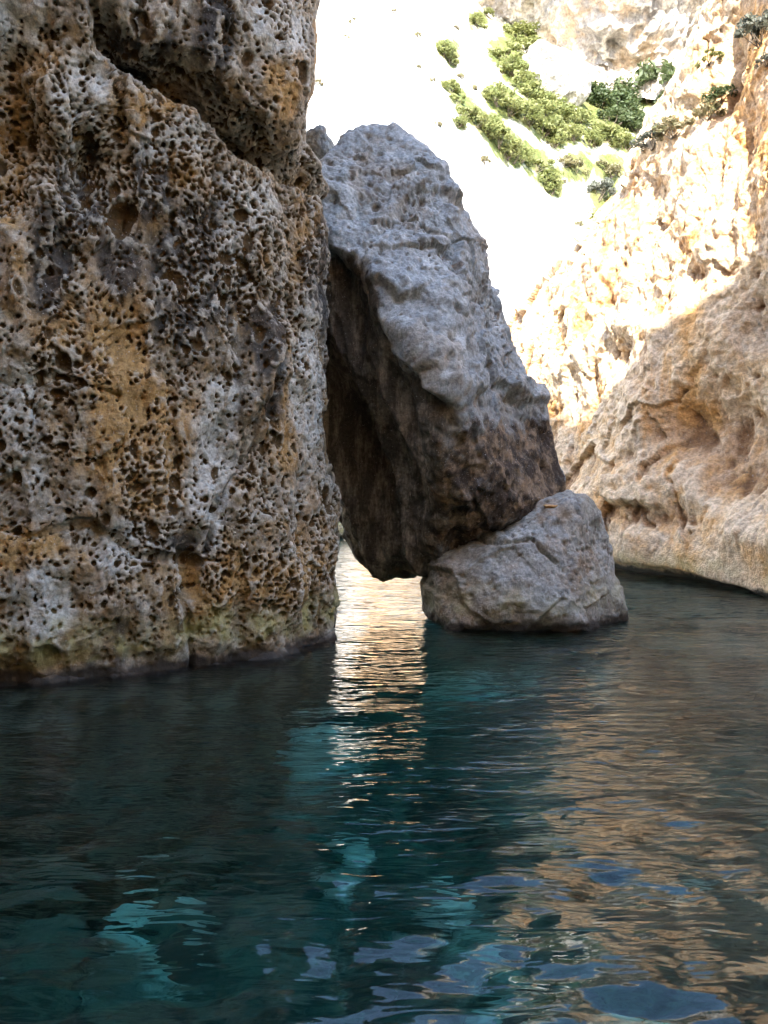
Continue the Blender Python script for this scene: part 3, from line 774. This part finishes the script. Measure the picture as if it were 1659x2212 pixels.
def build_far_cliff():
    pxs = [960, 1040, 1160, 1280, 1400, 1500, 1600, 1800]
    base = [40, 66, 92, 104, 128, 112, 92, 80]
    net = []
    for k, f in enumerate((-0.15, 0, 0.4, 0.8, 1.0)):
        net.append([at(px, b + 30 - (b + 330) * f, 84 - 10 * max(f, 0) - 12 * (px - 960) / 800 + (16 if k == 4 else 0) + 3 * math.sin(px * 0.013)) for px, b in zip(pxs, base)])
    g = loft(np.array(net), [8, 70, 50, 10], [20, 40, 40, 40, 34, 30, 20])
    nr, nc = g.shape[:2]
    n = grid_normals(g).reshape(-1, 3); v = g.reshape(-1, 3)
    if n[nr // 2 * nc + nc // 2] @ (CAM - v[nr // 2 * nc + nc // 2]) < 0: n = -n
    d = 0.9 * fbm(v, 0.16, 4, 503, stretch=(1, 1, .5)) + 0.6 * ridged(v, 0.28, 3, 511, stretch=(1.4, 1.4, .25)) + 0.35 * ridged(v, 0.6, 3, 521)
    pr = pits(v, 3.0, 51, 0.35, .2, .5, 0.5, (1, 1, .6), 0.7)
    d -= pr
    dd = d.reshape(nr, nc)
    thing_mesh('upper_cliff', v + n * d[:, None], grid_faces(nr, nc), M_FAR, {'pit': np.clip(pr / 0.6, 0, 1), 'ridge': np.clip((dd - blur(dd, 4)) / .3, 0, 1)}, at(1300, 110, 82),
               'distant grey and white streaked cliff band across the top of the valley', 'cliff')
build_far_cliff()
def on_surface(V, Pj, px, py, tol=9):
    u, w, z = Pj
    d2 = (u - px) ** 2 + (w - py) ** 2
    m = (d2 < tol * tol) & (z > 1)
    if not m.any(): m = d2 <= d2.min() + 1e-6
    k = np.where(m)[0]; return V[k[np.argmin(z[k])]]
p = on_surface(HV, HP, 1190, 165)
simple_rock('outcrop', 0, 0, 0, 3.4, 2.6, 3.0, M_OUT, 46, 31, 'large rounded white outcrop halfway up the hillside with a grey hollow', 'rock', loc=p + [0, 0, -0.6], pit_amt=0.6)
p = on_surface(HV, HP, 1355, 128)
simple_rock('outcrop', 0, 0, 0, 3.0, 2.2, 1.4, M_OUT, 36, 33, 'low flat grey-white ledge of rock under the distant cliff', 'rock', loc=p, pit_amt=0.6)
simple_rock('shore_rock', 718, 1098, 27, 0.62, 0.6, 0.95, M_PILLAR, 30, 41, 'pale rounded rock seen in the gap between pitted wall and leaning boulder', 'rock')
simple_rock('shore_rock', 742, 1140, 26, 0.36, 0.4, 0.34, M_PILLAR, 24, 42, 'small brown rock low in the gap, just above the bright water', 'rock')

# ------------------------------------------------------------------ water and sea bed
def build_water():
    ys = np.concatenate([np.linspace(-40, 0.5, 20)[:-1], np.linspace(0.5, 6, 270)[:-1], 6 + (np.linspace(0, 1, 230) ** 1.5) * 39])
    xs = np.concatenate([np.linspace(-40, -4, 14)[:-1], np.linspace(-4, 7, 330)[:-1], np.linspace(7, 40, 16)])
    X, Y = np.meshgrid(xs, ys)
    p = np.stack([X.ravel(), Y.ravel(), np.zeros(X.size)], 1)
    # small crossing ripples, ridges roughly across the view and running down to the right
    r = math.radians(-14)
    a = np.stack([p[:, 0] * math.cos(r) - p[:, 1] * math.sin(r), p[:, 0] * math.sin(r) + p[:, 1] * math.cos(r), p[:, 2]], 1)
    calm = 0.55 + 0.45 * sstep(-0.3, 0.4, fbm(p, 0.35, 2, 605))
    h = 0.020 * fbm(a, 1.6, 2, 603, stretch=(0.6, 1.2, 1)) + 0.011 * fbm(a, 4.6, 2, 611, stretch=(0.5, 1.2, 1)) * calm * sstep(10, 5, p[:, 1]) + (0.020 * fbm(p, 3.1, 2, 621) + 0.0065 * fbm(p, 7.5, 2, 631)) * sstep(5.0, 2.2, p[:, 1])
    p[:, 2] = h * (np.abs(p[:, 0]) < 12)
    nr, nc = X.shape
    top = grid_faces(nr, nc)
    # close the body of water with sides and a bottom
    idx = np.arange(nr * nc).reshape(nr, nc)
    rim = np.concatenate([idx[0, :-1], idx[:-1, -1], idx[-1, :0:-1], idx[:0:-1, 0]])
    low = p[rim].copy(); low[:, 2] = -9
    nb = len(p); v = np.concatenate([p, low, [[0, 0, -9]]])
    m = len(rim); k = np.arange(m)
    side = np.stack([rim, nb + k, nb + (k + 1) % m, rim[(k + 1) % m]], 1)
    bot = np.stack([nb + (k[::2] + 2) % m, nb + (k[::2] + 1) % m, nb + k[::2], np.full(len(k[::2]), nb + m)], 1)
    mat, nt, out = new_mat('sea_water'); N = NT(nt)
    fr = nt.nodes.new('ShaderNodeFresnel'); fr.inputs[0].default_value = 1.44
    rip = N.noise(10, N.mapv(scale=(0.32, 1.15, 1), rot=(0, 0, math.radians(12))), detail=2, rough=0.55, dist=0.25)
    rip = N.math('MULTIPLY', rip, N.ramp(N.sep()[1], 2.0, 5.0, 0.7, 1.9))
    yy = N.sep()[1]
    rip2 = N.noise(4.6, N.mapv(scale=(0.5, 1.25, 1), rot=(0, 0, math.radians(14)), loc=(3, 1, 0)), detail=2, rough=0.55)
    rip = N.math('ADD', rip, N.math('MULTIPLY', rip2, N.ramp(yy, 5.0, 11.0, 0.0, 5.5)))
    bmp = N.bump(rip, 0.015, 0.8)
    nt.links.new(bmp, fr.inputs['Normal'])
    gl = nt.nodes.new('ShaderNodeBsdfGlossy'); gl.inputs['Roughness'].default_value = 0.02; nt.links.new(bmp, gl.inputs['Normal'])
    tr = nt.nodes.new('ShaderNodeBsdfRefraction'); tr.inputs['IOR'].default_value = 1.33; tr.inputs['Roughness'].default_value = 0.0; nt.links.new(bmp, tr.inputs['Normal'])
    mx = nt.nodes.new('ShaderNodeMixShader')
    nt.links.new(fr.outputs[0], mx.inputs[0]); nt.links.new(tr.outputs[0], mx.inputs[1]); nt.links.new(gl.outputs[0], mx.inputs[2])
    nt.links.new(mx.outputs[0], out.inputs['Surface'])
    ab = nt.nodes.new('ShaderNodeVolumeAbsorption'); ab.inputs['Color'].default_value = (0.0, 0.74, 0.72, 1); ab.inputs['Density'].default_value = 0.34
    nt.links.new(ab.outputs[0], out.inputs['Volume'])
    o = obj('water', make_mesh('water', v, np.concatenate([top, side, bot]), mat))
    tag(o, 'deep teal sea water with small ripples filling the channel', kind='structure')
build_water()

def build_seabed():
    xs = np.linspace(-14, 16, 240); ys = np.linspace(-8, 40, 300)
    X, Y = np.meshgrid(xs, ys)
    p = np.stack([X.ravel(), Y.ravel(), np.zeros(X.size)], 1)
    # deep in the middle and on the left, shoaling towards the right bank
    sh = sstep(-0.5, 5.0, p[:, 0] + 0.10 * (6 - p[:, 1]))
    z = -3.6 + 2.5 * sh + 0.6 * fbm(p, 0.35, 4, 703) + 0.25 * ridged(p, 0.9, 3, 711)
    bl = pits(np.stack([p[:, 0], p[:, 1], p[:, 0] * 0], 1), 1.1, 71, 0.7, .3, .5, 0.8, power=0.6)
    z += bl
    pale_patch = np.zeros(len(p))  # mask of pale raised patches at chosen spots on the bed
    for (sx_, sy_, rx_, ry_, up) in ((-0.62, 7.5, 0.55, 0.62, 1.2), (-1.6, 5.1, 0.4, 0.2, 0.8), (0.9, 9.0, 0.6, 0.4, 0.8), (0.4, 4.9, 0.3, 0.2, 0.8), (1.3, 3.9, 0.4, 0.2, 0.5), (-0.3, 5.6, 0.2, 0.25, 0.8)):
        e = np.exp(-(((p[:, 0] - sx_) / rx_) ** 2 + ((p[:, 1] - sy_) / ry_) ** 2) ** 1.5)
        pale_patch = np.maximum(pale_patch, e); z = z + up * e
    p[:, 2] = np.minimum(z, -0.6)
    mat, nt, out = new_mat('sea_bed_rock'); N = NT(nt)
    c = N.mix(N.ramp(N.noise(1.4, detail=6, rough=0.65), 0.40, 0.6), (0.055, 0.06, 0.05), (0.20, 0.18, 0.14))
    c = N.mix(N.ramp(N.noise(0.5, N.mapv(loc=(4.2, 1.1, 0)), detail=4, rough=0.6, dist=0.6), 0.58, 0.66), c, (0.55, 0.53, 0.46))
    c = N.mix(N.ramp(N.math('ADD', N.attr('pale_patch'), N.math('MULTIPLY', N.math('SUBTRACT', N.noise(3.2, detail=5, rough=0.7), 0.5), 1.5)), 0.15, 0.9), c, (0.70, 0.69, 0.60))
    c = N.mix(N.ramp(N.noise(9, detail=4, rough=0.7), 0.55, 0.7), c, (0.08, 0.075, 0.05))
    b = nt.nodes.new('ShaderNodeBsdfPrincipled'); N.put(b.inputs['Base Color'], c); b.inputs['Roughness'].default_value = 0.9
    N.put(b.inputs['Normal'], N.bump(N.noise(5, detail=5), 0.05))
    nt.links.new(b.outputs[0], out.inputs[0])
    o = obj('sea_bed', make_mesh('sea_bed', p, grid_faces(*X.shape), mat, {'pale_patch': pale_patch}))
    tag(o, 'dark stony sea bed with pale patches under the water', kind='structure')
build_seabed()

# ------------------------------------------------------------------ shrubs
def leaf_material(name, a, b, c):
    m, nt, out = new_mat(name); N = NT(nt)
    oi = nt.nodes.new('ShaderNodeObjectInfo')
    col = N.mix(N.ramp(N.noise(1.1, detail=4), 0.35, 0.65), a, b)
    col = N.mix(N.ramp(N.noise(6, detail=3), 0.55, 0.7), col, c)
    col = N.mix(N.math('MULTIPLY', oi.outputs['Random'], 0.35), col, c)
    d = nt.nodes.new('ShaderNodeBsdfPrincipled'); N.put(d.inputs['Base Color'], col); d.inputs['Roughness'].default_value = 0.6
    t = nt.nodes.new('ShaderNodeBsdfTranslucent'); N.put(t.inputs[0], col)
    mx = nt.nodes.new('ShaderNodeMixShader'); mx.inputs[0].default_value = 0.4
    nt.links.new(d.outputs[0], mx.inputs[1]); nt.links.new(t.outputs[0], mx.inputs[2]); nt.links.new(mx.outputs[0], out.inputs[0])
    return m
M_LEAF = {'green': leaf_material('green_leaves', (0.125, 0.15, 0.042), (0.175, 0.19, 0.058), (0.21, 0.21, 0.08)),
          'dark': leaf_material('dark_leaves', (0.035, 0.058, 0.02), (0.055, 0.08, 0.026), (0.09, 0.11, 0.04)),
          'dry': leaf_material('dry_twigs', (0.17, 0.14, 0.075), (0.22, 0.19, 0.10), (0.16, 0.18, 0.08)),
          'grey': leaf_material('grey_leaves', (0.10, 0.11, 0.085), (0.14, 0.14, 0.11), (0.08, 0.09, 0.06))}
def bark_mat():
    m, nt, out = new_mat('bark'); N = NT(nt)
    d = nt.nodes.new('ShaderNodeBsdfPrincipled'); N.put(d.inputs['Base Color'], N.mix(N.noise(9), (0.06, 0.045, 0.03), (0.14, 0.11, 0.08))); d.inputs['Roughness'].default_value = 0.9
    nt.links.new(d.outputs[0], out.inputs[0]); return m
M_BARK = bark_mat()
def bush_mesh(seed, kind, leaves=1500, leaf=0.075):
    """unit bush: about 1 m radius, base at z = 0, leaves on clumps carried by twigs"""
    r = np.random.default_rng(seed)
    nclump = 26
    cl = []
    while len(cl) < nclump:
        p = r.normal(size=3); p /= np.linalg.norm(p); p *= r.uniform(0.35, 0.95) ** 0.6
        p[2] = abs(p[2]) * 0.95 + 0.15
        cl.append(p)
    cl = np.array(cl); rad = r.uniform(0.13, 0.34, nclump)
    k = r.integers(0, nclump, leaves)
    dv = r.normal(size=(leaves, 3)); dv /= np.linalg.norm(dv, axis=1, keepdims=True)
    c = cl[k] + dv * (rad[k] * r.uniform(0.3, 1.1, leaves) ** 0.5)[:, None]
    c[:, 2] = np.maximum(c[:, 2], 0.02)
    nrm = dv + r.normal(size=(leaves, 3)) * 0.6; nrm /= np.linalg.norm(nrm, axis=1, keepdims=True)
    t = np.cross(nrm, r.normal(size=(leaves, 3))); t /= np.linalg.norm(t, axis=1, keepdims=True)
    b = np.cross(nrm, t)
    s = (leaf * r.uniform(0.6, 1.4, leaves))[:, None]
    v = np.stack([c - t * s * 1.3, c + b * s * 0.55, c + t * s * 1.3, c - b * s * 0.55], 1).reshape(-1, 3)
    crown = make_mesh('crown', v, np.arange(leaves * 4).reshape(-1, 4), M_LEAF[kind], smooth=False)
    vs_, fs_ = [], []
    for q in range(0, nclump, 2):
        a = np.array([r.uniform(-.08, .08), r.uniform(-.08, .08), -0.25]); e = cl[q]; m_ = (a + e) / 2 + r.normal(size=3) * 0.06
        ring0 = len(vs_)
        for pt, rd in ((a, 0.03), (m_, 0.018), (e, 0.006)):
            for w in range(5):
                vs_.append(pt + rd * np.array([math.cos(w * 1.2566), math.sin(w * 1.2566), 0]))
        for lvl in range(2):
            for w in range(5):
                fs_.append((ring0 + lvl * 5 + w, ring0 + lvl * 5 + (w + 1) % 5, ring0 + lvl * 5 + 5 + (w + 1) % 5, ring0 + lvl * 5 + 5 + w))
    stem = make_mesh('stem', np.array(vs_), np.array(fs_), M_BARK)
    return crown, stem
BUSH = {k: [bush_mesh(900 + 10 * i + j, k) for j in range(3)] for i, k in enumerate(('green', 'dark', 'dry', 'grey'))}
def bush(px, py, rpx, kind, label, group=None, surf=(HV, HP), flat=0.85):
    s = on_surface(*surf, px, py + rpx * 0.6)
    dist = s[1]
    R = rpx / F0 * dist * 1.75
    e = bpy.data.objects.new('shrub', None); COL.objects.link(e); e.empty_display_size = 0.2
    e.location = s - np.array([0, 0, R * 0.12])
    e.rotation_euler = (random.uniform(-.1, .1), random.uniform(-.1, .1), random.uniform(0, 6.28))
    e.scale = (R * random.uniform(1.0, 1.35), R * random.uniform(1.0, 1.35), R * flat * random.uniform(.9, 1.15))
    tag(e, label, 'shrub', group)
    cr, stm = BUSH[kind][random.randrange(3)]
    obj('crown', cr, e); obj('stem', stm, e)
ORD = ['topmost', 'second', 'third', 'fourth', 'fifth', 'sixth', 'seventh', 'eighth', 'ninth', 'tenth', 'eleventh', 'twelfth', 'thirteenth', 'fourteenth',
       'fifteenth', 'sixteenth', 'seventeenth', 'eighteenth', 'nineteenth', 'twentieth', 'twenty-first', 'twenty-second', 'twenty-third']
def band(pts, kind, text, group):
    for k, (x, y, r) in enumerate(sorted(pts, key=lambda t: t[1])):
        bush(*cx(x, y), r * 0.594, kind, text % (ORD[k] + (' from the top' if k else '')), group)
def cx(x, y): return 674 + x * 0.594, y * 0.594
G1 = 'shrubs in the long green band down the hillside'
band(P1, 'green', 'bright green shrub in the broad middle band on the hillside, %s', G1)
G2 = 'shrubs in the lower left band on the hillside'
band(P2, 'green', 'yellow-green shrub in the narrow band right of the leaning boulder, %s', G2)
G3 = 'dark shrubs in the hollow under the far cliff'
band([(1010,325,36),(1060,350,42),(1110,370,42),(1140,400,40),(1180,440,36),(1210,460,26),(1150,350,30),(1100,420,32)], 'dark', 'dense dark green shrub in the clump near the right cliff, %s', G3)
bush(*cx(1225, 315), 36, 'dark', 'tall round dark green shrub, the highest of the dark clump', None, flat=1.1)
bush(*cx(1272, 358), 18, 'dark', 'small dark green shrub at the right end of the dark clump')
bush(*cx(985, 205), 22, 'dark', 'dark shrub growing beside the white outcrop')
bush(*cx(755, 105), 22, 'green', 'yellow-green shrub at the foot of the far cliff')
bush(*cx(770, 150), 20, 'green', 'low green shrub in front of the far cliff, above the outcrop')
bush(*cx(600, 72), 12, 'green', 'small green shrub near the upper left corner of the far cliff')
bush(*cx(650, 45), 9, 'green', 'tiny green shrub clinging to the left end of the far cliff')
bush(*cx(1130, 272), 12, 'dry', 'small olive shrub left of the tallest dark shrub')
bush(*cx(1075, 200), 12, 'dry', 'dry shrub on the ledge under the far cliff')
G4 = 'dry shrubs below the green band'
band([(930,590,22),(970,600,26),(1100,620,22),(1070,600,22)], 'dry', 'dry olive-brown shrub on bare slope under the green band, %s', G4)
bush(*cx(1055, 692), 21, 'grey', 'lone grey-green shrub on white ground beside the right cliff')
bush(*cx(1095, 718), 12, 'green', 'small green shrub touching the lone grey-green one')
bush(*cx(1062, 782), 16, 'green', 'lowest green shrub on the hillside, against the right cliff edge')
bush(*cx(970, 797), 8, 'dry', 'tiny dry tuft left of the lowest green shrub')
G5 = 'tiny tufts scattered on the white slope'
band([(590,310,10),(545,265,10),(450,290,12),(400,240,8),(640,590,14),(30,290,14),(460,440,10),(535,95,8),(925,655,8),(165,70,13),(140,130,9),(395,125,9),(305,40,7)], 'dry', 'tiny lone tuft of scrub on the white slope, %s', G5)
RW = (RW_V, RW_P)
bush(*cx(1430, 205), 15, 'green', 'green shrub high in a cleft of the right cliff', surf=RW)
bush(*cx(1475, 340), 20, 'dark', 'dark green shrub in the shaded cleft of the right cliff', surf=RW)
bush(*cx(1440, 395), 20, 'dry', 'dry twiggy shrub below the dark one in the right cliff\'s cleft', surf=RW)
bush(*cx(1300, 450), 24, 'dry', 'olive shrub on the outer edge of the right cliff', surf=RW)
bush(*cx(1225, 505), 20, 'grey', 'grey-olive shrub lower down the right cliff\'s outer edge', surf=RW)
bush(*cx(1620, 110), 30, 'grey', 'large grey-green shrub near the top right of the right cliff', surf=RW)
bush(*cx(1640, 225), 12, 'grey', 'small grey shrub under the large one on the right cliff', surf=RW)
